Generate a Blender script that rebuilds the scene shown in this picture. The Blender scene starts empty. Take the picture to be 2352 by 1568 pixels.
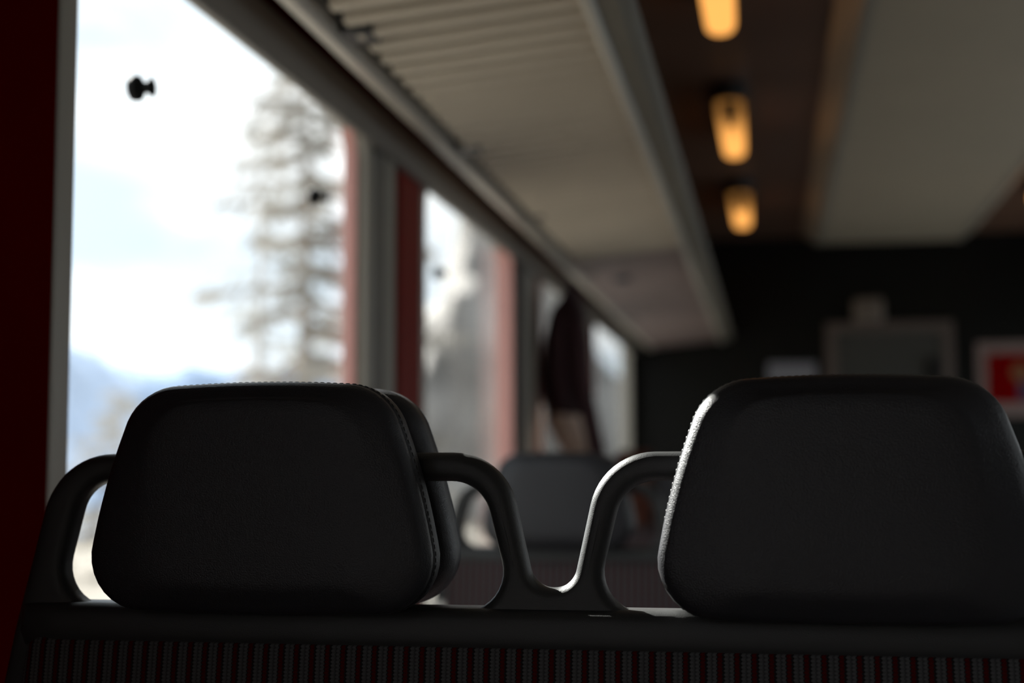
import bpy, bmesh, math, random
from mathutils import Vector, Matrix, noise
random.seed(7)
PI = math.pi
sc = bpy.context.scene
COL = sc.collection
CZ = 1.13                       # eye height above the carriage floor

# ------------------------------------------------------------------ materials
def mat(name, color, rough=0.6, metal=0.0, spec=0.5, bump=0.0, bscale=60.0, var=0.0, vscale=4.0, sheen=0.0, coat=0.0):
    m = bpy.data.materials.new(name); m.use_nodes = True
    nt = m.node_tree; n = nt.nodes; b = n['Principled BSDF']
    b.inputs['Base Color'].default_value = (*color, 1)
    b.inputs['Roughness'].default_value = rough
    b.inputs['Metallic'].default_value = metal
    b.inputs['Specular IOR Level'].default_value = spec
    b.inputs['Sheen Weight'].default_value = sheen
    b.inputs['Coat Weight'].default_value = coat
    tc = n.new('ShaderNodeTexCoord')
    if bump > 0:
        t = n.new('ShaderNodeTexNoise'); t.inputs['Scale'].default_value = bscale; t.inputs['Detail'].default_value = 3
        bp = n.new('ShaderNodeBump'); bp.inputs['Strength'].default_value = bump; bp.inputs['Distance'].default_value = 0.002
        nt.links.new(tc.outputs['Object'], t.inputs['Vector'])
        nt.links.new(t.outputs['Fac'], bp.inputs['Height']); nt.links.new(bp.outputs['Normal'], b.inputs['Normal'])
    if var > 0:
        t = n.new('ShaderNodeTexNoise'); t.inputs['Scale'].default_value = vscale; t.inputs['Detail'].default_value = 4
        r = n.new('ShaderNodeValToRGB')
        r.color_ramp.elements[0].position = 0.3; r.color_ramp.elements[1].position = 0.7
        r.color_ramp.elements[0].color = (*[c * (1 - var) for c in color], 1)
        r.color_ramp.elements[1].color = (*[min(1, c * (1 + var)) for c in color], 1)
        nt.links.new(tc.outputs['Object'], t.inputs['Vector'])
        nt.links.new(t.outputs['Fac'], r.inputs['Fac']); nt.links.new(r.outputs['Color'], b.inputs['Base Color'])
    return m

M = {}
M['leather'] = mat('leather', (0.027, 0.027, 0.031), 0.38, spec=0.45, bump=0.35, bscale=900)
M['thread'] = mat('thread', (0.018, 0.018, 0.018), 0.35)
M['plastic'] = mat('seat_plastic', (0.040, 0.041, 0.041), 0.42, spec=0.4, bump=0.25, bscale=1400)
M['steel'] = mat('dark_steel', (0.05, 0.05, 0.055), 0.4, metal=0.6)
M['redwall'] = mat('red_wall_panel', (0.060, 0.0005, 0.0003), 0.6, spec=0.0, var=0.1, vscale=3)
M['redpanel'] = mat('red_pillar_panel', (0.17, 0.016, 0.010), 0.5, spec=0.06)  # lit copy of the wall red, window light put into its colour
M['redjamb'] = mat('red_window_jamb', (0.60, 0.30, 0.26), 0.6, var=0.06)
M['alu'] = mat('grey_window_profile', (0.30, 0.275, 0.23), 0.45, spec=0.4)
M['gasket'] = mat('dark_gasket', (0.06, 0.06, 0.05), 0.6)
M['header'] = mat('grey_header', (0.16, 0.145, 0.125), 0.55)
M['slat'] = mat('rack_slat', (0.44, 0.385, 0.30), 0.55, var=0.05)
M['slatgap'] = mat('rack_gap', (0.016, 0.012, 0.008), 0.7)  # near-black shade of the gaps, painted on slat sides and shelf back
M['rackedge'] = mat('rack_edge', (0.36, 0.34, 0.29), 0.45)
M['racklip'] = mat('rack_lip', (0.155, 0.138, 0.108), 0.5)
M['rail'] = mat('rack_rail', (0.40, 0.36, 0.30), 0.4)
M['bracket'] = mat('rack_bracket', (0.014, 0.014, 0.014), 0.5)
M['catch'] = mat('bluish_catch', (0.03, 0.035, 0.05), 0.5)
M['plainrack'] = mat('plain_rack', (0.20, 0.15, 0.14), 0.6)
M['ceiling'] = mat('dark_ceiling_laminate', (0.13, 0.07, 0.045), 0.34, spec=0.5, var=0.15, vscale=2)
M['panel'] = mat('aisle_ceiling_panel', (0.31, 0.265, 0.195), 0.6, var=0.03)
M['paneledge'] = mat('panel_edge', (0.22, 0.20, 0.16), 0.5)
M['cove'] = mat('cove_strip', (0.50, 0.40, 0.29), 0.33, spec=0.7)
M['endwall'] = mat('dark_end_wall', (0.006, 0.006, 0.005), 0.35, spec=0.12)
M['floor'] = mat('floor_lino', (0.05, 0.05, 0.05), 0.6, var=0.2, vscale=20)
M['plainwall'] = mat('dim_wall', (0.10, 0.09, 0.085), 0.6)
M['doorframe'] = mat('door_frame', (0.075, 0.056, 0.046), 0.5)
M['doorglass'] = mat('door_glass', (0.05, 0.05, 0.045), 0.2, spec=0.5)
M['black'] = mat('black_plastic', (0.006, 0.006, 0.006), 0.7, spec=0.1)
M['beige'] = mat('beige_plastic', (0.15, 0.12, 0.095), 0.5)
M['paper'] = mat('white_paper', (0.17, 0.17, 0.19), 0.8)
M['border'] = mat('poster_border', (0.17, 0.12, 0.105), 0.7)
M['posterred'] = mat('poster_red', (0.15, 0.001, 0.0015), 0.8, spec=0.0)
M['posteryel'] = mat('poster_ochre', (0.14, 0.05, 0.006), 0.6)
M['posterblue'] = mat('poster_navy', (0.02, 0.015, 0.05), 0.6)
M['maroon'] = mat('maroon_cloth', (0.030, 0.006, 0.009), 0.8, sheen=0.05, bump=0.3, bscale=200)
M['tan'] = mat('tan_cloth', (0.55, 0.40, 0.32), 0.8, bump=0.3, bscale=200)
M['orange'] = mat('orange_cloth', (0.10, 0.025, 0.010), 0.8, bump=0.3, bscale=200)
M['trunk'] = mat('bark', (0.30, 0.26, 0.22), 0.9, var=0.3, vscale=3)
M['needles'] = mat('needles', (0.36, 0.335, 0.30), 0.9, var=0.35, vscale=0.8)  # lightened so the colour carries haze and backlit glow
M['paleneedles'] = mat('pale_needles', (0.56, 0.56, 0.54), 0.9, var=0.25, vscale=0.8)  # lighter copy of the needles with distance haze painted in
M['palebark'] = mat('pale_bark', (0.52, 0.50, 0.48), 0.9, var=0.2)  # bark colour paled for the same distance haze
M['rock'] = mat('grey_rock', (0.25, 0.235, 0.22), 0.9, var=0.45, vscale=0.35)
M['mountain'] = mat('far_mountain', (0.30, 0.375, 0.50), 1.0, spec=0.0, var=0.16, vscale=0.03)  # aerial haze baked into this blue
M['ground'] = mat('pale_ground', (0.20, 0.185, 0.165), 1.0, spec=0.0, var=0.45, vscale=0.18)

def stripes():
    m = bpy.data.materials.new('striped_seat_fabric'); m.use_nodes = True
    nt = m.node_tree; n = nt.nodes; b = n['Principled BSDF']; L = nt.links.new
    b.inputs['Roughness'].default_value = 0.85; b.inputs['Specular IOR Level'].default_value = 0.15
    tc = n.new('ShaderNodeTexCoord'); sx = n.new('ShaderNodeSeparateXYZ'); L(tc.outputs['Object'], sx.inputs[0])
    def math_(op, a, v=None):
        q = n.new('ShaderNodeMath'); q.operation = op
        if isinstance(a, (int, float)): q.inputs[0].default_value = a
        else: L(a, q.inputs[0])
        if v is not None:
            if isinstance(v, (int, float)): q.inputs[1].default_value = v
            else: L(v, q.inputs[1])
        return q.outputs[0]
    zb = math_('MULTIPLY', sx.outputs['Z'], 330.0)
    wob = math_('MULTIPLY', math_('SINE', math_('MULTIPLY', zb, 6.283)), 0.035)
    u = math_('FRACT', math_('ADD', math_('ADD', math_('DIVIDE', sx.outputs['X'], 0.0137), 200.0), wob))
    r = n.new('ShaderNodeValToRGB'); r.color_ramp.interpolation = 'LINEAR'
    cr = r.color_ramp; e = cr.elements
    dark = (0.014, 0.014, 0.015, 1); red = (0.085, 0.0015, 0.0015, 1); grey = (0.105, 0.105, 0.106, 1); mid = (0.06, 0.06, 0.063, 1)
    e[0].position = 0.0; e[0].color = red
    e[1].position = 1.0; e[1].color = dark
    for p, c in ((0.22, red), (0.27, dark), (0.36, dark), (0.42, grey), (0.58, grey), (0.63, mid), (0.70, mid), (0.75, grey), (0.90, grey), (0.95, dark)):
        q = e.new(p); q.color = c
    L(u, r.inputs['Fac'])
    # knit ribs
    k = math_('ADD', 0.86, math_('MULTIPLY', math_('SINE', math_('MULTIPLY', zb, 6.283)), 0.14))
    mx = n.new('ShaderNodeMix'); mx.data_type = 'RGBA'; mx.blend_type = 'MULTIPLY'; mx.inputs[0].default_value = 1
    L(r.outputs['Color'], mx.inputs[6]); L(k, mx.inputs[7]); L(mx.outputs[2], b.inputs['Base Color'])
    return m
M['fabric'] = stripes()

def glass_mat():
    m = bpy.data.materials.new('window_glass'); m.use_nodes = True
    nt = m.node_tree; n = nt.nodes; n.clear(); L = nt.links.new
    o = n.new('ShaderNodeOutputMaterial'); t = n.new('ShaderNodeBsdfTransparent'); g = n.new('ShaderNodeBsdfGlossy')
    t.inputs['Color'].default_value = (0.95, 0.97, 0.97, 1); g.inputs['Roughness'].default_value = 0.03
    lw = n.new('ShaderNodeLayerWeight'); lw.inputs['Blend'].default_value = 0.5
    pw = n.new('ShaderNodeMath'); pw.operation = 'POWER'; pw.inputs[1].default_value = 5.0; L(lw.outputs['Facing'], pw.inputs[0])
    ml = n.new('ShaderNodeMath'); ml.operation = 'MULTIPLY_ADD'; ml.inputs[1].default_value = 0.6; ml.inputs[2].default_value = 0.04; L(pw.outputs[0], ml.inputs[0])
    mx = n.new('ShaderNodeMixShader'); L(ml.outputs[0], mx.inputs[0]); L(t.outputs[0], mx.inputs[1]); L(g.outputs[0], mx.inputs[2])
    L(mx.outputs[0], o.inputs['Surface'])
    return m
M['glass'] = glass_mat()

def lamp_mat():
    m = bpy.data.materials.new('warm_diffuser'); m.use_nodes = True
    nt = m.node_tree; n = nt.nodes; n.clear(); L = nt.links.new
    o = n.new('ShaderNodeOutputMaterial'); e = n.new('ShaderNodeEmission')
    e.inputs['Color'].default_value = (1.0, 0.43, 0.10, 1)
    tc = n.new('ShaderNodeTexCoord'); sx = n.new('ShaderNodeSeparateXYZ'); L(tc.outputs['Object'], sx.inputs[0])
    mr = n.new('ShaderNodeMapRange'); mr.inputs[1].default_value = -0.36; mr.inputs[2].default_value = 0.05
    mr.inputs[3].default_value = 0.22; mr.inputs[4].default_value = 1.35
    L(sx.outputs['Y'], mr.inputs[0]); L(mr.outputs[0], e.inputs['Strength']); L(e.outputs[0], o.inputs['Surface'])
    return m
M['lamp'] = lamp_mat()

# ------------------------------------------------------------------ helpers
def link(name, me, m, parent=None, smooth=False):
    o = bpy.data.objects.new(name, me); COL.objects.link(o)
    if m is not None:
        me.materials.clear(); me.materials.append(m)
    if smooth:
        for p in me.polygons: p.use_smooth = True
    if parent is not None: o.parent = parent
    return o

def obj(name, bm, m, parent=None, smooth=False):
    bmesh.ops.recalc_face_normals(bm, faces=bm.faces)
    me = bpy.data.meshes.new(name); bm.to_mesh(me); bm.free()
    return link(name, me, m, parent, smooth)

def empty(name, loc=(0, 0, 0)):
    o = bpy.data.objects.new(name, None); o.location = loc; o.empty_display_size = 0.1; COL.objects.link(o); return o

def tag(o, label, cat=None, group=None, kind=None):
    o['label'] = label
    if cat: o['category'] = cat
    if group: o['group'] = group
    if kind: o['kind'] = kind
    return o

def struct(o, label=None, cat=None):
    o['kind'] = 'structure'
    if label: o['label'] = label
    if cat: o['category'] = cat
    return o

def box(bm, x0, x1, y0, y1, z0, z1, bev=0.0):
    r = bmesh.ops.create_cube(bm, size=1.0)
    vs = r['verts']
    for v in vs:
        v.co = Vector((x0 + (v.co.x + .5) * (x1 - x0), y0 + (v.co.y + .5) * (y1 - y0), z0 + (v.co.z + .5) * (z1 - z0)))
    if bev > 0:
        es = list({e for v in vs for e in v.link_edges})
        bmesh.ops.bevel(bm, geom=es, offset=bev, segments=3, affect='EDGES', profile=0.5)
    return bm

def bx(*a, **k): return box(bmesh.new(), *a, **k)

def round_poly(pts, radii, seg=10):
    """closed polygon with each corner filleted"""
    out = []; n = len(pts)
    for i in range(n):
        p = Vector(pts[i]); a = Vector(pts[i - 1]) - p; b = Vector(pts[(i + 1) % n]) - p
        r = radii[i]
        if r <= 1e-6: out.append(p.to_tuple()); continue
        an = a.normalized(); bn = b.normalized(); ang = an.angle(bn)
        d = r / math.tan(ang / 2); d = min(d, a.length * .49, b.length * .49); r = d * math.tan(ang / 2)
        c = p + (an + bn).normalized() * (r / math.sin(ang / 2))
        s = p + an * d - c; e = p + bn * d - c
        a0 = math.atan2(s.y, s.x); a1 = math.atan2(e.y, e.x); da = a1 - a0
        while da > PI: da -= 2 * PI
        while da < -PI: da += 2 * PI
        for k in range(seg + 1):
            t = a0 + da * k / seg
            out.append((c.x + r * math.cos(t), c.y + r * math.sin(t)))
    return out

def plate(outlines, thick, bevel, bres=3):
    """solid plate with holes; outlines in (u,v); result in local XY with thickness along Z, centred"""
    cu = bpy.data.curves.new('tmp', 'CURVE'); cu.dimensions = '2D'; cu.fill_mode = 'BOTH'
    for pts in outlines:
        s = cu.splines.new('POLY'); s.points.add(len(pts) - 1); s.use_cyclic_u = True
        for q, p in zip(s.points, pts): q.co = (p[0], p[1], 0, 1)
    cu.extrude = max(thick / 2 - bevel, 1e-5); cu.bevel_depth = bevel; cu.bevel_resolution = bres; cu.offset = -bevel
    o = bpy.data.objects.new('tmp', cu); COL.objects.link(o)
    dg = bpy.context.evaluated_depsgraph_get(); dg.update()
    me = bpy.data.meshes.new_from_object(o.evaluated_get(dg), depsgraph=dg)
    bpy.data.objects.remove(o); bpy.data.curves.remove(cu)
    return me

def smooth_by_angle(me, deg=35):
    bm = bmesh.new(); bm.from_mesh(me)
    bmesh.ops.remove_doubles(bm, verts=bm.verts, dist=1e-5)
    for f in bm.faces: f.smooth = True
    lim = math.radians(deg)
    for e in bm.edges:
        e.smooth = not (len(e.link_faces) == 2 and e.calc_face_angle(0) > lim)
    bm.to_mesh(me); bm.free()

# map plate XY+Z -> world planes
TO_XZ = Matrix(((1, 0, 0, 0), (0, 0, 1, 0), (0, 1, 0, 0), (0, 0, 0, 1)))       # (u,v,w)->(u,w,v)
TO_YZ = Matrix(((0, 0, 1, 0), (1, 0, 0, 0), (0, 1, 0, 0), (0, 0, 0, 1)))       # (u,v,w)->(w,u,v)

def plate_obj(name, outlines, thick, bevel, to, m, parent=None, off=(0, 0, 0), bres=3):
    me = plate(outlines, thick, bevel, bres)
    me.transform(Matrix.Translation(Vector(off)) @ to)
    bm = bmesh.new(); bm.from_mesh(me); bmesh.ops.remove_doubles(bm, verts=bm.verts, dist=1e-5)
    bmesh.ops.recalc_face_normals(bm, faces=bm.faces); bm.to_mesh(me); bm.free()
    smooth_by_angle(me)
    return link(name, me, m, parent)

def loft(rings, cap0=True, cap1=True):
    bm = bmesh.new(); R = [[bm.verts.new(p) for p in r] for r in rings]; n = len(R[0])
    for a, b in zip(R, R[1:]):
        for i in range(n):
            j = (i + 1) % n
            bm.faces.new((a[i], a[j], b[j], b[i]))
    if cap0: bm.faces.new(R[0])
    if cap1: bm.faces.new(list(reversed(R[-1])))
    return bm

def tube(bm, pts, radii, n=8):
    prev = None; rings = []
    for i, p in enumerate(pts):
        p = Vector(p); d = (Vector(pts[min(i + 1, len(pts) - 1)]) - Vector(pts[max(i - 1, 0)])).normalized()
        up = Vector((0, 0, 1)) if abs(d.z) < .9 else Vector((1, 0, 0))
        s = d.cross(up).normalized(); t = s.cross(d)
        r = radii[i] if isinstance(radii, (list, tuple)) else radii
        rings.append([bm.verts.new(p + s * math.cos(2 * PI * k / n) * r + t * math.sin(2 * PI * k / n) * r) for k in range(n)])
    for a, b in zip(rings, rings[1:]):
        for i in range(n):
            bm.faces.new((a[i], a[(i + 1) % n], b[(i + 1) % n], b[i]))
    bm.faces.new(rings[0]); bm.faces.new(list(reversed(rings[-1])))
    return bm

def lathe(bm, prof, axis='x', n=24, at=(0, 0, 0)):
    at = Vector(at); R = []
    for a, r in prof:
        ring = []
        for k in range(n):
            c, s = math.cos(2 * PI * k / n) * r, math.sin(2 * PI * k / n) * r
            ring.append(bm.verts.new(at + (Vector((a, c, s)) if axis == 'x' else Vector((c, s, a)))))
        R.append(ring)
    for a, b in zip(R, R[1:]):
        for i in range(n): bm.faces.new((a[i], a[(i + 1) % n], b[(i + 1) % n], b[i]))
    bm.faces.new(R[0]); bm.faces.new(list(reversed(R[-1])))
    return bm

# ------------------------------------------------------------------ the shell of the carriage
WX = -0.80                     # inner face of the window wall
XR, Y0, Y1, ZC = 2.12, -1.6, 8.42, CZ + 1.32
struct(obj('floor', bx(-0.90, XR + .06, Y0 - .1, Y1 + .08, -0.06, 0), M['floor']), 'dark carriage floor', 'floor')
struct(obj('ceiling', bx(-0.90, XR + .06, Y0 - .1, Y1 + .08, ZC, ZC + .06), M['ceiling']), 'dark brown glossy ceiling above the seats', 'ceiling')
struct(obj('wall_back', bx(-0.86, XR, Y0 - .06, Y0, 0, ZC), M['plainwall']), 'plain wall behind the viewer', 'wall')
struct(obj('wall_end', bx(-0.86, XR, Y1, Y1 + .06, 0, ZC), M['endwall']), 'black end wall of the carriage', 'wall')

ZT, ZB = CZ + 0.681, CZ - 0.42  # window top and bottom
WINS = [(1.50, 2.72), (3.21, 4.33), (4.94, 6.10), (6.50, 8.20)]
def rrect(y0, y1, z0, z1, r, seg=8):
    return round_poly([(y0, z0), (y1, z0), (y1, z1), (y0, z1)], [r] * 4, seg)
holes = [rrect(a, b, ZB, ZT, 0.085) for a, b in WINS + [(-1.50, -0.28)]]  # last opening, unseen behind the viewer, added to light the headrest fronts
wl = plate_obj('wall_left', [[(Y0, 0), (Y1, 0), (Y1, ZC), (Y0, ZC)]] + holes, 0.03, 0.0, TO_YZ, M['redwall'], off=(WX - 0.015, 0, 0))
struct(wl, 'dark red window wall of the carriage', 'wall')
jd = [0.024, 0.05, 0, 0]
for i, (a, b) in enumerate(WINS):
    n = i + 1
    w = plate_obj('window_%d' % n, [rrect(a - .042, b + .045, ZB - .045, ZT + .012, 0.10), rrect(a + .004, b - .004, ZB + .002, ZT - .004, 0.082)],
                  0.05, 0.006, TO_YZ, M['alu'], off=(WX - 0.007, 0, 0))
    struct(w, ['large grey framed window left of the front headrest, with snowy tree outside',
               'grey framed window behind the red pillar, with rocky slope outside', 'narrow looking far window behind the maroon jacket',
               'farthest bright window before the black end wall'][i], 'window')
    g = plate_obj('pane', [rrect(a - .01, b + .01, ZB - .01, ZT + .01, 0.09)], 0.004, 0.0, TO_YZ, M['glass'], w, off=(WX - 0.0295, 0, 0))
    if jd[i] == 0: continue
    # red inner reveal on the far side of the opening, curved at the top corner
    pts_o = []; R = 0.085
    b_ = b; b -= .005; path = [(b, ZB + .02)] + [(b, ZB + (ZT - ZB) * k / 8) for k in range(1, 7)]
    for k in range(0, 8):
        t = (PI / 2) * k / 7; path.append((b - R + R * math.cos(t), ZT - R + R * math.sin(t)))
    bm = bmesh.new(); x0, x1 = WX - 0.028, WX - 0.028 + jd[i]
    th = 0.012; A = []
    for (y, z) in path:
        s = 1 if z < ZT - R else 1 - (z - (ZT - R)) / R * .9
        A.append([bm.verts.new((x0, y - th * s, z)), bm.verts.new((x1, y - th * s, z)), bm.verts.new((x1, y - .0005, z)), bm.verts.new((x0, y - .0005, z))])
    for p, q in zip(A, A[1:]):
        for k in range(4): bm.faces.new((p[k], p[(k + 1) % 4], q[(k + 1) % 4], q[k]))
    bm.faces.new(A[0]); bm.faces.new(list(reversed(A[-1])))
    obj('jamb', bm, M['redjamb'], w)

wr = plate_obj('wall_right', [[(Y0, 0), (Y1, 0), (Y1, ZC), (Y0, ZC)]] + [rrect(a, b, ZB, ZT, 0.085) for a, b in [(0.75, 2.0)] + WINS[1:]], 0.03, 0.0, TO_YZ, M['plainwall'], off=(XR + 0.015, 0, 0))  # unseen openings, added and sized to light the left wall and headrest sides
struct(wr, 'side wall across the aisle', 'wall')
for i, (a, b) in enumerate([(0.75, 2.0)] + WINS[1:]):
    w = plate_obj('window_%d' % (i + 5), [rrect(a - .042, b + .045, ZB - .045, ZT + .03, 0.10), rrect(a + .004, b - .004, ZB + .002, ZT - .004, 0.082)],
                  0.05, 0.006, TO_YZ, M['alu'], off=(XR + 0.007, 0, 0))
    struct(w)
    plate_obj('pane', [rrect(a - .01, b + .01, ZB - .01, ZT + .01, 0.09)], 0.004, 0.0, TO_YZ, M['glass'], w, off=(XR + 0.0295, 0, 0))
# pillars between the windows: grey post then a proud red panel
tn = 1
def trim(bm, m, label):
    global tn
    o = obj('trim_%d' % tn, bm, m); tn += 1
    struct(o, label, 'trim'); return o
trim(bx(WX, WX + .022, 1.06, 1.452, 0.2, ZC - .02, bev=.008), M['redwall'], 'dark red pillar panel at the left edge of the photo')
for a0, a1, b0, b1, wch in ((2.775, 2.835, 2.845, 2.915, 'first'), (4.50, 4.62, 4.64, 4.78, 'second'), (6.16, 6.26, 6.28, 6.36, 'third')):
    o = trim(bx(WX, WX + .018, a0, a1, ZB - .05, ZT + .03, bev=.006), M['header'], 'slim grey post on the %s pillar between windows' % wch)
    o = trim(bx(WX, WX + .022, b0, b1, ZB - .05, ZT + .03, bev=.006), M['alu'], 'broad grey post on the %s pillar between windows' % wch)
for a0, a1, wch in ((2.955, 3.155, 'first and second large'), (4.79, 4.90, 'second and third'), (6.37, 6.46, 'third and last')):
    trim(bx(WX, WX + .021, a0, a1, ZB - .1, ZT + .005, bev=.008), M['redpanel'], 'dark red pillar panel between the %s windows' % wch)
# header profile above the windows
hb = bmesh.new()
HB = CZ + .640
prof = [(WX + .0185, HB + .002), (WX + .021, HB), (WX + .032, HB), (WX + .036, HB + .004), (WX + .036, HB + .030), (WX + .030, HB + .034), (WX + .034, HB + .080), (WX + .030, HB + .086), (WX + .0185, HB + .086)]
hb = loft([[(x, Y0 + .02, z) for x, z in prof], [(x, Y1 - .02, z) for x, z in prof]])
trim(hb, M['header'], 'long dark grey header profile above the windows')

# aisle ceiling panel with sloped glossy cove strip on each side
PZ0 = CZ + 1.26
def prism_y(prof, y0, y1): return loft([[(x, y0, z) for x, z in prof], [(x, y1, z) for x, z in prof]])
trim(prism_y([(.31, PZ0), (1.06, PZ0), (1.06, ZC), (.31, ZC)], Y0 + .02, 8.30), M['panel'], 'wide flat beige grey ceiling panel above the aisle')
trim(prism_y([(.278, PZ0 - .004), (.31, PZ0 - .004), (.31, PZ0 + .03), (.278, PZ0 + .03)], Y0 + .02, 8.30), M['paneledge'], 'dark edge strip on the left of the aisle ceiling panel')
trim(prism_y([(1.06, PZ0 - .004), (1.092, PZ0 - .004), (1.092, PZ0 + .03), (1.06, PZ0 + .03)], Y0 + .02, 8.30), M['paneledge'], 'dark edge strip on the right of the aisle ceiling panel')
trim(prism_y([(.278, PZ0), (.278, ZC), (.205, ZC)], Y0 + .02, 8.30), M['cove'], 'sloped glossy strip left of the aisle ceiling panel')
trim(prism_y([(1.092, PZ0), (1.165, ZC), (1.092, ZC)], Y0 + .02, 8.30), M['cove'], 'sloped glossy strip right of the aisle ceiling panel')

# ------------------------------------------------------------------ luggage rack (left)
RZ = CZ + 0.672
def rack(y0, y1, slatted, label):
    r = empty('luggage_rack', (WX, y0, RZ)); tag(r, label, 'luggage rack', 'luggage rack sections above the windows')
    def P(name, bm, m, smooth=False):
        o = obj(name, bm, m, r, smooth); o.matrix_parent_inverse = Matrix.Translation(-r.location); return o
    zx = lambda x: RZ + .002 + (x + .66) * 0.105          # the shelf tilts up towards the aisle
    # rail along the wall side
    P('rail', prism_y([(-.704, RZ + .030), (-.697, RZ + .008), (-.690, RZ), (-.668, RZ - .002), (-.660, RZ + .008), (-.660, RZ + .030)], y0, y1), M['rail'])
    # shelf
    if slatted:
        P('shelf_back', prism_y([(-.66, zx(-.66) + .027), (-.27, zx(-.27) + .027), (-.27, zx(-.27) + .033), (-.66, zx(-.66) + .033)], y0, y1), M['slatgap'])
        bm = bmesh.new(); y = y0 + .02; pitch = .072
        while y + .055 < y1:
            def sp(w): return [(y, .030), (y + .001, .006), (y + .005, 0), (y + w - .005, 0), (y + w - .001, .006), (y + w, .030)]
            prof = sp(.032); pr2 = sp(.048)
            xa, xb = -.632, -.275
            A = [bm.verts.new((xa, p, zx(xa) + h)) for p, h in prof]; B = [bm.verts.new((xb, p, zx(xb) + h)) for p, h in pr2]
            for k in range(len(prof)):
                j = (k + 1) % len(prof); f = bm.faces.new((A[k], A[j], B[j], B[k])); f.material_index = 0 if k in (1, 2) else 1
            bm.faces.new(A); bm.faces.new(list(reversed(B)))
            y += pitch
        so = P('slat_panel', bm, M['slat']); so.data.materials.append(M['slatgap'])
    else:
        P('shelf_board', prism_y([(-.66, zx(-.66) + .006), (-.27, zx(-.27) + .004), (-.27, zx(-.27) + .02), (-.66, zx(-.66) + .02)], y0, y1), M['plainrack'])
    # front profile: light bead, then darker curved lip
    zf = zx(-.27)
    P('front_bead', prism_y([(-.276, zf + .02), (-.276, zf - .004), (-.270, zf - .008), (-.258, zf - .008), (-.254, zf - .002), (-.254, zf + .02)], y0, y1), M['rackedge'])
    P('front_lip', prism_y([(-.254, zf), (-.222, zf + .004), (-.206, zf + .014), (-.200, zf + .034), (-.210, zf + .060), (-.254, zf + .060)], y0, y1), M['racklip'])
    yy = y0 + .30
    while yy < y1 - .1:
        P('bracket', box(bmesh.new(), -.658, -.606, yy, yy + .07, RZ + .006, RZ + .045, bev=.004), M['bracket'])
        yy += .845 if slatted else 1.69
    if not slatted:
        cb = lathe(bmesh.new(), [(zx(-.53) - .012, .02), (zx(-.53) - .006, .034), (zx(-.53) + .008, .034)], 'z', 20, (-.53, 5.25, 0)); P('round_catch', cb, M['catch'], True)
    return r
rack(Y0 + .03, 4.72, True, 'long slatted beige luggage rack above the nearer windows')
rack(4.725, 8.36, False, 'plain greyish pink luggage rack section at the far end of the carriage')

# ------------------------------------------------------------------ ceiling lamps
def lamp(y, label, x=-0.115):
    z = CZ + 1.215
    r = empty('ceiling_lamp', (x, y, z)); tag(r, label, 'lamp', 'warm ceiling lamps in a row above the seats')
    L_, Wd = 0.40, 0.050
    def ov(l, w, zz, seg=10):
        out = []
        for k in range(2 * seg):
            t = PI * k / (seg - 1) if k < seg else PI + PI * (k - seg) / (seg - 1)
            cy = (l - w) if k < seg else -(l - w)
            out.append((w * math.cos(t) * (1 if k >= seg else .84), cy + w * math.sin(t), zz))
        return out
    d = loft([ov(L_, Wd, .045), ov(L_, Wd, .02), ov(L_ - .006, Wd - .006, .006), ov(L_ - .016, Wd - .016, 0)])
    obj('diffuser', d, M['lamp'], r, True)
    h = loft([ov(L_ + .012, Wd + .012, .042), ov(L_ + .014, Wd + .014, .06), ov(L_ + .014, Wd + .014, ZC - z - .001)])
    obj('housing', h, M['bracket'], r)
    c = loft([[(-.020, -L_ - .004, .03), (.020, -L_ - .004, .03), (.020, -L_ - .004, -.006), (-.020, -L_ - .004, -.006)],
              [(-.008, -L_ + .22, .03), (.008, -L_ + .22, .03), (.008, -L_ + .22, -.006), (-.008, -L_ + .22, -.006)]])
    obj('clip', c, M['bracket'], r)
    return r
LY = 5.28
lamp(LY - 1.66, 'nearest warm orange ceiling lamp, cut off by the top of the photo')
lamp(LY, 'middle warm orange ceiling lamp of the row')
lamp(LY + 1.72, 'smallest warm orange ceiling lamp, nearest the black end wall')
lamp(6.60, 'warm ceiling lamp beyond the aisle panel, peeking in at the right edge of the photo', 1.275)

# ------------------------------------------------------------------ seats
HZ = 0.0
def trap(dt=0, dst=0, dsb=0, db=0, y=0, rt=.050, rb=.046, seg=9):
    zt, zb = .068 - dt, -.123 + db
    wt, wb = .1120 - dst, .1645 - dsb
    pts = [(-wb, zb), (wb, zb), (wt, zt), (-wt, zt)]
    p2 = round_poly(pts, [max(rb - dsb * .3, .02), max(rb - dsb * .3, .02), max(rt - dst * .4, .02), max(rt - dst * .4, .02)], seg)
    # subdivide the long runs so that they bow outwards slightly
    out = []
    for i, p in enumerate(p2):
        q = p2[(i + 1) % len(p2)]; out.append(p)
        if math.hypot(q[0] - p[0], q[1] - p[1]) > .06 - dst:
            for k in range(1, 6):
                t = k / 6; b = .0022 * 4 * t * (1 - t)
                dx, dz = q[0] - p[0], q[1] - p[1]; l = math.hypot(dx, dz)
                nx, nz = dz / l, -dx / l
                out.append((p[0] + dx * t + nx * b, p[1] + dz * t + nz * b))
    return [(x, y, z) for x, z in out]
def centre_ring(ring, s, y):
    cx = sum(p[0] for p in ring) / len(ring); cz = sum(p[2] for p in ring) / len(ring)
    return [(cx + (p[0] - cx) * s, y, cz + (p[2] - cz) * s) for p in ring]

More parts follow.
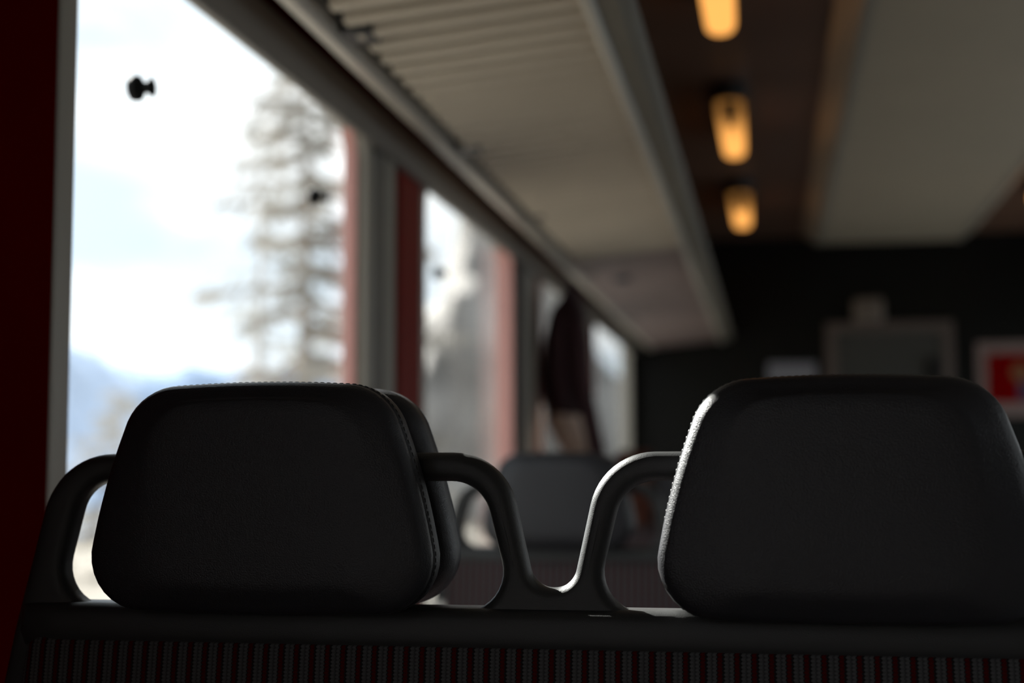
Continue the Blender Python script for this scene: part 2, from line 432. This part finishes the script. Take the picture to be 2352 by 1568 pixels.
def pad_rings(sg):
    """rings from the inner joint face outwards to the bulging face; sg=-1 front, +1 rear"""
    R = [trap(.010, .010, .010, .010, sg * .014), trap(.003, .003, .003, .003, sg * .022), trap(0, 0, 0, 0, sg * .030),
         trap(0, 0, 0, 0, sg * .048), trap(.0022, .0022, .0022, .0022, sg * .0505), trap(.0022, .0022, .0022, .0022, sg * .0515),
         trap(.0003, .0003, .0003, .0003, sg * .054), trap(.0012, .0012, .0012, .0012, sg * .0580), trap(.0035, .0035, .0035, .0035, sg * .0625),
         trap(.0075, .0075, .008, .0075, sg * .0660), trap(.013, .013, .016, .013, sg * .0680), trap(.0145, .018, .058, .020, sg * .0740), trap(.017, .024, .072, .030, sg * .0756)]
    last = R[-1]
    for s, y in ((.85, .0763), (.65, .0769), (.4, .0773), (.15, .0774)): R.append(centre_ring(last, s, sg * y))
    return R

def make_seat(z_drop, label):
    """double seat with grab-loop frame; local origin on the floor under the middle of the frame"""
    root = empty('double_seat'); tag(root, label, 'seat', 'double seats along the window side')
    zo = CZ - z_drop
    hc = 0.2415                                   # headrest centres at +-hc
    outline = round_poly([(-.505, -.235), (.505, -.235), (.487, -.145), (.449, .0105), (.042, .0105), (.0165, -.1035), (-.0165, -.1035), (-.042, .0105), (-.449, .0105), (-.487, -.145)],
                         [.004, .004, .08, .065, .056,   .0225, .0225, .056, .065, .08], 12)
    hls = []
    for s in (-1, 1):
        c = s * hc
        h = round_poly([(c - .2085, -.1235), (c + .2085, -.1235), (c + .181, -.0140), (c - .181, -.0140)], [.034, .034, .034, .034], 10)
        hls.append(list(reversed(h)))
    gf = plate_obj('grab_frame', [outline] + hls, .030, .011, TO_XZ, M['plastic'], root, off=(0, 0, zo), bres=5)
    # cross bar below the loops, a little deeper than the loops
    bar = bmesh.new()
    pr = [(-.015, -.1205), (-.022, -.1235), (-.0255, -.129), (-.0265, -.146), (-.020, -.158), (.020, -.158), (.0265, -.146), (.0255, -.129), (.022, -.1235), (.015, -.1205)]
    bar = loft([[(x, y * f_, zo + z) for y, z in pr] for x, f_ in ((-.478, .55), (-.470, .85), (-.44, 1), (.44, 1), (.470, .85), (.478, .55))])
    obj('cross_bar', bar, M['plastic'], root, True)
    for c in (-hc + 0.0, hc):
        rings = [[(x + c, y, z + zo) for x, y, z in r] for r in pad_rings(-1)]
        hr = obj('headrest', loft(rings), M['leather'], root, True)
        rr = [[(x + c, y, z + zo) for x, y, z in r] for r in pad_rings(1)]
        obj('rear_pad', loft(rr), M['leather'], hr, True)
        # core that ties both pads to the frame
        st = bmesh.new()
        for yy in (-.0545,):
            base = trap(-.0002, -.0002, -.0002, -.0002, yy - .006 * (1 if yy < 0 else -1) * -1 * 0)
            # stitches every 5 mm along the seam
            pts = [Vector((x + c, y, z + zo)) for x, y, z in base]; pts.append(pts[0])
            acc = 0.0; step = .0056; nxt = 0.0
            for a, b in zip(pts, pts[1:]):
                l = (b - a).length; d = (b - a).normalized() if l > 0 else Vector((1, 0, 0))
                while nxt <= acc + l and l > 0:
                    p = a + d * (nxt - acc); nxt += step
                    sg = -1 if yy < 0 else 1
                    q0 = p + Vector((0, -sg * .0085, 0)); nrm = Vector((d.z, 0, -d.x))
                    if nrm.dot(q0 - Vector((c, q0.y, zo - .03))) < 0: nrm.negate()
                    tube(st, [q0 - d * .0019, q0 - d * .001 + nrm * .0001, q0 + d * .001 + nrm * .0001, q0 + d * .0019], [.0002, .00045, .00045, .0002], 5)
                acc += l
        obj('stitching', st, M['thread'], hr, True)
    # upholstered backrest, both sides
    def back_ring(z, hw, d):
        return [(x, y, z) for x, y in round_poly([(-hw, -d), (hw, -d), (hw, d), (-hw, d)], [.022] * 4, 5)]
    zr = [(zo - .1465, .464, .018), (zo - .1485, .470, .022), (zo - .157, .474, .0255), (zo - .20, .478, .031), (zo - .35, .485, .050), (.52, .487, .060), (.44, .487, .056)]
    obj('backrest', loft([back_ring(*a) for a in zr]), M['fabric'], root, True)
    for s in (-1, 1):
        y0, y1 = (-.52, -.05) if s < 0 else (.05, .52)
        obj('seat_cushion', box(bmesh.new(), -.505, .505, y0, y1, .36, .47, bev=.03), M['fabric'], root, True)
    for x in (-.34, .34):
        lb = bmesh.new(); box(lb, x - .03, x + .03, -.30, .30, 0, .03, bev=.006); box(lb, x - .025, x + .025, -.08, .08, .02, .37, bev=.006)
        obj('leg', lb, M['steel'], root)
    return root

def dup(root, loc, label):
    r = root.copy(); COL.objects.link(r); r.location = loc; r['label'] = label
    for ch in list(root.children):
        c = ch.copy(); COL.objects.link(c); c.parent = r
        for g in list(ch.children):
            d = g.copy(); COL.objects.link(d); d.parent = c
    return r

SX = -0.181
front_seat = make_seat(0.0, 'front double seat with two dark leather headrests and grab loops, sharp in focus')
front_seat.location = (SX, 1.20, 0)
mid_seat = make_seat(0.045, 'blurred double seat behind the front one, seen through its grab loops')
mid_seat.location = (SX, 2.89, 0)
dup(mid_seat, (SX, 4.58, 0), 'third double seat from the viewer, with an orange cloth over its headrest')
dup(mid_seat, (SX, 6.27, 0), 'last double seat of the row before the end wall')

# ------------------------------------------------------------------ black window knobs
def knob(y, label, z=CZ + .482):
    bm = bmesh.new()
    x0 = WX - .027
    k = [(x0 + a, r) for a, r in [(0, .0140), (.002, .0165), (.0065, .0168), (.0072, .0174), (.0125, .0168), (.0150, .0138), (.0172, .0100), (.0195, .0078), (.022, .0072), (.0245, .0078), (.0270, .0098), (.0292, .0122), (.0308, .0128), (.0320, .0105)]]
    lathe(bm, k, 'x', 28, (0, y, z))
    o = obj('window_knob', bm, M['black'], None, True)
    tag(o, label, 'knob', 'black spool-shaped knobs on the window panes'); return o
knob(1.735, 'nearest and sharpest black spool-shaped knob on the large window pane', CZ + .499)
knob(2.49, 'blurred black knob on the far side of the large window pane, before the tree', CZ + .495)
knob(3.47, 'faint blurred knob on the second window pane, against the pale sky')

# ------------------------------------------------------------------ hanging jacket
def jacket():
    r = empty('hanging_jacket', (-.72, 4.90, CZ + .63)); tag(r, 'dark maroon jacket hanging at the pillar below the far luggage rack', 'jacket')
    def ring(z, xc, hw, hd, wav):
        out = []
        for k in range(28):
            t = 2 * PI * k / 28
            rr = 1 + wav * math.sin(5 * t + z * 9) + wav * .6 * math.sin(9 * t + 1)
            out.append((xc + hw * rr * math.cos(t), hd * rr * math.sin(t), z))
        return out
    R = [ring(-.01, 0.045, .018, .02, 0), ring(-.05, .045, .035, .07, .04), ring(-.10, .035, .062, .13, .06), ring(-.2, .025, .072, .14, .08),
         ring(-.32, .02, .070, .14, .1), ring(-.40, .022, .066, .13, .12), ring(-.46, .03, .060, .12, .12)]
    obj('jacket_body', loft(R), M['maroon'], r, True)
    s = bmesh.new(); tube(s, [(.07, -.10, -.09), (.092, -.12, -.22), (.100, -.11, -.36), (.128, -.10, -.50), (.150, -.1, -.60)], [.03, .034, .03, .03, .028], 12)
    obj('sleeve', s, M['maroon'], r, True)
    T = [ring(-.43, .012, .050, .10, .08), ring(-.48, .022, .055, .11, .1), ring(-.54, .050, .058, .11, .12), ring(-.60, .08, .055, .10, .12), ring(-.66, .10, .05, .09, .1)]
    t = obj('lower_lining', loft(T), M['tan'], r, True); t['label'] = 'pale tan lower part of the jacket'
    h = bmesh.new(); tube(h, [(-.078, 0, .01), (-.03, 0, .015), (.03, 0, .01), (.05, 0, -.005), (.045, 0, -.02)], .005, 8)
    obj('hook', h, M['steel'], r, True)
jacket()

# orange cloth over the third seat's headrest
def cloth():
    bm = bmesh.new(); G = []
    for i in range(15):
        row = []
        v = i / 14
        for j in range(9):
            u = j / 8 - .5
            # over the top of the headrest: front fall, crest, back fall
            zt = CZ - .045 + .074
            if v < .75: y = -.104 - .006 * (1 + math.sin(v * 6 + u * 7)); z = zt - .22 + v / .75 * .215
            else:
                t = (v - .75) / .25; y = -.104 + t * .19; z = zt + .004 + .012 * math.sin(PI * t)
            row.append(bm.verts.new((-.42 + u * .10 + .006 * math.sin(v * 5), 4.58 + y + .006 * math.sin(u * 20), z)))
        G.append(row)
    for a, b in zip(G, G[1:]):
        for k in range(8): bm.faces.new((a[k], a[k + 1], b[k + 1], b[k]))
    bmesh.ops.solidify(bm, geom=bm.faces[:], thickness=.004)
    tag(obj('orange_cloth', bm, M['orange'], None, True), 'dim reddish orange cloth draped over the third headrest, seen through the right grab loop', 'cloth')
cloth()

# ------------------------------------------------------------------ end wall fittings
d = plate_obj('door_1', [[(.33, .02), (1.045, .02), (1.045, CZ + .815), (.33, CZ + .815)], list(reversed([(.395, .10), (.985, .10), (.985, CZ + .755), (.395, CZ + .755)]))],
              .03, .004, TO_XZ, M['doorframe'], off=(0, Y1 - .016, 0))
struct(d, 'end door with pale frame and dark glass', 'door')
obj('door_glass', bx(.393, .987, Y1 - .012, Y1 - .004, .098, CZ + .757), M['doorglass'], d)
hb = bmesh.new(); box(hb, .90, .945, Y1 - .05, Y1 - .012, CZ + .42, CZ + .60, bev=.008); obj('door_handle', hb, M['black'], d, True)
b = empty('wall_speaker', (.575, Y1 - .03, CZ + .885)); tag(b, 'small beige box mounted on the black wall just above the end door', 'box')
obj('case', box(bmesh.new(), -.085, .085, -.03, .029, -.068, .068, bev=.018), M['beige'], b, True)
gb = bmesh.new()
for k in range(5): box(gb, -.055, .055, -.033, -.029, -.042 + k * .018, -.036 + k * .018)
obj('grille', gb, M['doorframe'], b)
nb = obj('wall_notice', bx(.0, .275, Y1 - .006, Y1 - .0005, CZ + .25, CZ + .585), M['paper']); tag(nb, 'pale paper notice on the black wall left of the end door', 'notice')
p = empty('wall_poster', (1.17, Y1, CZ + .265)); tag(p, 'red poster with pale border at the right of the end door', 'poster')
obj('border', bx(0, .52, -.008, -.0005, 0, .42), M['border'], p)
obj('red_field', bx(.055, .47, -.011, -.0075, .075, .355), M['posterred'], p)
bm = bmesh.new(); lathe(bm, [(-.0135, .05), (-.0105, .055)], 'z', 24, (0, 0, 0))
bm.transform(Matrix.Translation((.235, 0, .245)) @ Matrix.Rotation(-PI / 2, 4, 'X')); bm.transform(Matrix.Translation((0, 0, 0)))
for v in bm.verts: v.co.y = -abs(v.co.y)
obj('ochre_patch', bm, M['posteryel'], p)
bm = bmesh.new(); box(bm, .22, .36, -.0132, -.0105, .09, .19, bev=.001); obj('navy_patch', bm, M['posterblue'], p)

# ------------------------------------------------------------------ outdoors
GZ = -1.0
g = bmesh.new(); N = 60; V = []
for i in range(N + 1):
    row = []
    for j in range(N + 1):
        x = -1.6 - (i / N) ** 2 * 260; y = -120 + 420 * j / N
        d_ = max(0, -x - 10)
        z = GZ - min(14, d_ * .10) + noise.noise(Vector((x * .05, y * .05, 0))) * min(1.2, d_ * .05)
        row.append(g.verts.new((x, y, z)))
    V.append(row)
for i in range(N):
    for j in range(N): g.faces.new((V[i][j], V[i + 1][j], V[i + 1][j + 1], V[i][j + 1]))
tag(obj('ground', g, M['ground'], None, True), 'pale winter ground sloping away outside the windows', 'ground', kind='structure')

def ridge(name, y0, y1, x, base, hfun, depth, m, label):
    bm = bmesh.new(); n = 90; rows = []
    for k in range(9):
        t = k / 8; r = []
        for i in range(n + 1):
            y = y0 + (y1 - y0) * i / n; h = hfun(y)
            zz = base + (h - base) * math.sin(PI * t) if 0 < t < 1 else base
            r.append(bm.verts.new((x - depth * (t - .5) + noise.noise(Vector((y * .03, t * 3, 1))) * depth * .1, y,
                                   zz + noise.noise(Vector((y * .06, t * 4, 5))) * (h - base) * .08 * (0 < t < 1))))
        rows.append(r)
    for a, b in zip(rows, rows[1:]):
        for i in range(n): bm.faces.new((a[i], a[i + 1], b[i + 1], b[i]))
    o = obj(name, bm, m, None, True); tag(o, label, 'mountain', kind='structure'); return o
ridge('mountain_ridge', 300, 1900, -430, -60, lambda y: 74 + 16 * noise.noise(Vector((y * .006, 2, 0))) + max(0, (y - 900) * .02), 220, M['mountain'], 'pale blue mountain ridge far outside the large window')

# grey rocky hill beyond the second window
bm = bmesh.new(); bmesh.ops.create_icosphere(bm, subdivisions=5, radius=1.0)
for v in bm.verts:
    q = v.co.copy(); f = 1 + .22 * noise.noise(q * 2.2) + .10 * noise.noise(q * 6) + .05 * noise.noise(q * 15)
    v.co = Vector((q.x * 6.6 * f, q.y * 9 * f, q.z * 13.5 * f))
    v.co.x *= (1 - .16 * v.co.z / 6 if v.co.z > 0 else 1)
hill = obj('rocky_hill', bm, M['rock'], None, True); hill.location = (-11.6, 62, -1.5)
tag(hill, 'grey rocky hill seen blurred through the second window', 'hill', kind='structure')

def conifer(x, y, z0, h, spread, seed, label, dens=1.0, lean=0.0, pale=False):
    rnd = random.Random(seed)
    r = empty('conifer_tree', (x, y, z0)); tag(r, label, 'tree', 'conifers outside the large window')
    bm = bmesh.new(); tube(bm, [(lean * t * h * .05, 0, h * t) for t in (0, .25, .5, .75, 1)], [h * .0165, h * .0145, h * .011, h * .007, h * .001], 10)
    fo = bmesh.new()
    nb = int(62 * dens)
    for i in range(nb):
        t = .12 + .86 * (i + rnd.random()) / nb
        L = spread * (1 - t) ** .75 * (.55 + .75 * rnd.random()) + .15
        a = rnd.random() * 2 * PI; dr = -.10 - .28 * rnd.random() * (1 - t)
        base = Vector((lean * t * h * .05, 0, h * t)); dv = Vector((math.cos(a), math.sin(a), 0))
        pts = [base + dv * (L * s) + Vector((0, 0, dr * L * s * s + .12 * L * s ** 3)) for s in (0, .35, .7, 1)]
        tube(bm, pts, [.05, .035, .022, .008], 5)
        for k in range(int(8 + L * (9 + 16 * (1 - t)) * dens)):
            s = .12 + .88 * rnd.random()
            p = base + dv * (L * s) + Vector((0, 0, dr * L * s * s + .12 * L * s ** 3))
            side = Vector((-dv.y, dv.x, 0)) * (rnd.choice((-1, 1)) * (.1 + .42 * rnd.random()) * (1.15 - s * .7))
            tip = p + side + dv * (.05 + .15 * rnd.random()) + Vector((0, 0, -.04 - .26 * rnd.random()))
            w = .035 + .05 * rnd.random(); up = Vector((0, 0, w))
            v = [fo.verts.new(q) for q in (p - up, p + up, tip + up * .4, tip - up * .4)]
            fo.faces.new(v)
    obj('trunk', bm, M['palebark' if pale else 'trunk'], r, True); obj('foliage', fo, M['paleneedles' if pale else 'needles'], r)
    return r
conifer(-7.85, 23.4, GZ - .3, 10.2, 3.3, 3, 'tall grey brown conifer standing near the far edge of the large window', 1.15)
conifer(-12.6, 34.0, GZ - 2, 13.4, 2.4, 11, 'paler slender conifer behind and left of the tall one', .55, pale=True)
conifer(-14.6, 30.5, GZ - 2, 6.0, 2.4, 5, 'low bushy conifer left of the tall one, close to the headrest top', .6)
conifer(-8.1, 14.2, GZ - 1, 2.7, 1.2, 21, 'small dark young conifer at the lower left corner of the large window', .9)

# ------------------------------------------------------------------ light
w = bpy.data.worlds.new('World'); sc.world = w; w.use_nodes = True
nt = w.node_tree; n = nt.nodes; bg = n['Background']; L = nt.links.new
tc = n.new('ShaderNodeTexCoord'); mp = n.new('ShaderNodeMapping'); mp.inputs['Scale'].default_value = (2.2, 2.2, 6.0)
t = n.new('ShaderNodeTexNoise'); t.inputs['Scale'].default_value = 1.6; t.inputs['Detail'].default_value = 5
r = n.new('ShaderNodeValToRGB'); r.color_ramp.elements[0].position = .36; r.color_ramp.elements[1].position = .60
r.color_ramp.elements[0].color = (.56, .66, .76, 1); r.color_ramp.elements[1].color = (1.0, 1.0, 1.0, 1)
L(tc.outputs['Generated'], mp.inputs[0]); L(mp.outputs[0], t.inputs['Vector']); L(t.outputs['Fac'], r.inputs['Fac']); L(r.outputs['Color'], bg.inputs['Color'])
bg.inputs['Strength'].default_value = 2.0

sd = bpy.data.lights.new('sun', 'SUN'); sd.energy = 26.0; sd.angle = math.radians(.8); sd.color = (1.0, .96, .90)
so = bpy.data.objects.new('sun', sd); COL.objects.link(so); so.location = (-6, 8, 8)
az, el = math.radians(36), math.radians(33)
sv = Vector((-math.cos(az) * math.cos(el), math.sin(az) * math.cos(el), math.sin(el)))
so.rotation_euler = (-sv).to_track_quat('-Z', 'Y').to_euler()

# ------------------------------------------------------------------ camera
cd = bpy.data.cameras.new('camera'); cam = bpy.data.objects.new('camera', cd); COL.objects.link(cam)
cd.lens = 50; cd.sensor_width = 36; cd.clip_start = .05; cd.clip_end = 3000
psi, phi, rho = math.radians(10.222), math.radians(4.943), math.radians(-.15)
f = Vector((-math.sin(psi) * math.cos(phi), math.cos(psi) * math.cos(phi), math.sin(phi)))
rt = Vector((math.cos(psi), math.sin(psi), 0)); up = rt.cross(f)
rt2 = rt * math.cos(rho) + up * math.sin(rho); up2 = -rt * math.sin(rho) + up * math.cos(rho)
R = Matrix((rt2, up2, -f)).transposed()
cam.matrix_world = Matrix.Translation((0, 0, CZ)) @ R.to_4x4()
cd.dof.use_dof = True; cd.dof.focus_distance = 1.19; cd.dof.aperture_fstop = 2.7
sc.camera = cam
sc.view_settings.view_transform = 'Standard'; sc.view_settings.look = 'None'
sc.view_settings.exposure = 0.0; sc.view_settings.gamma = 1.0
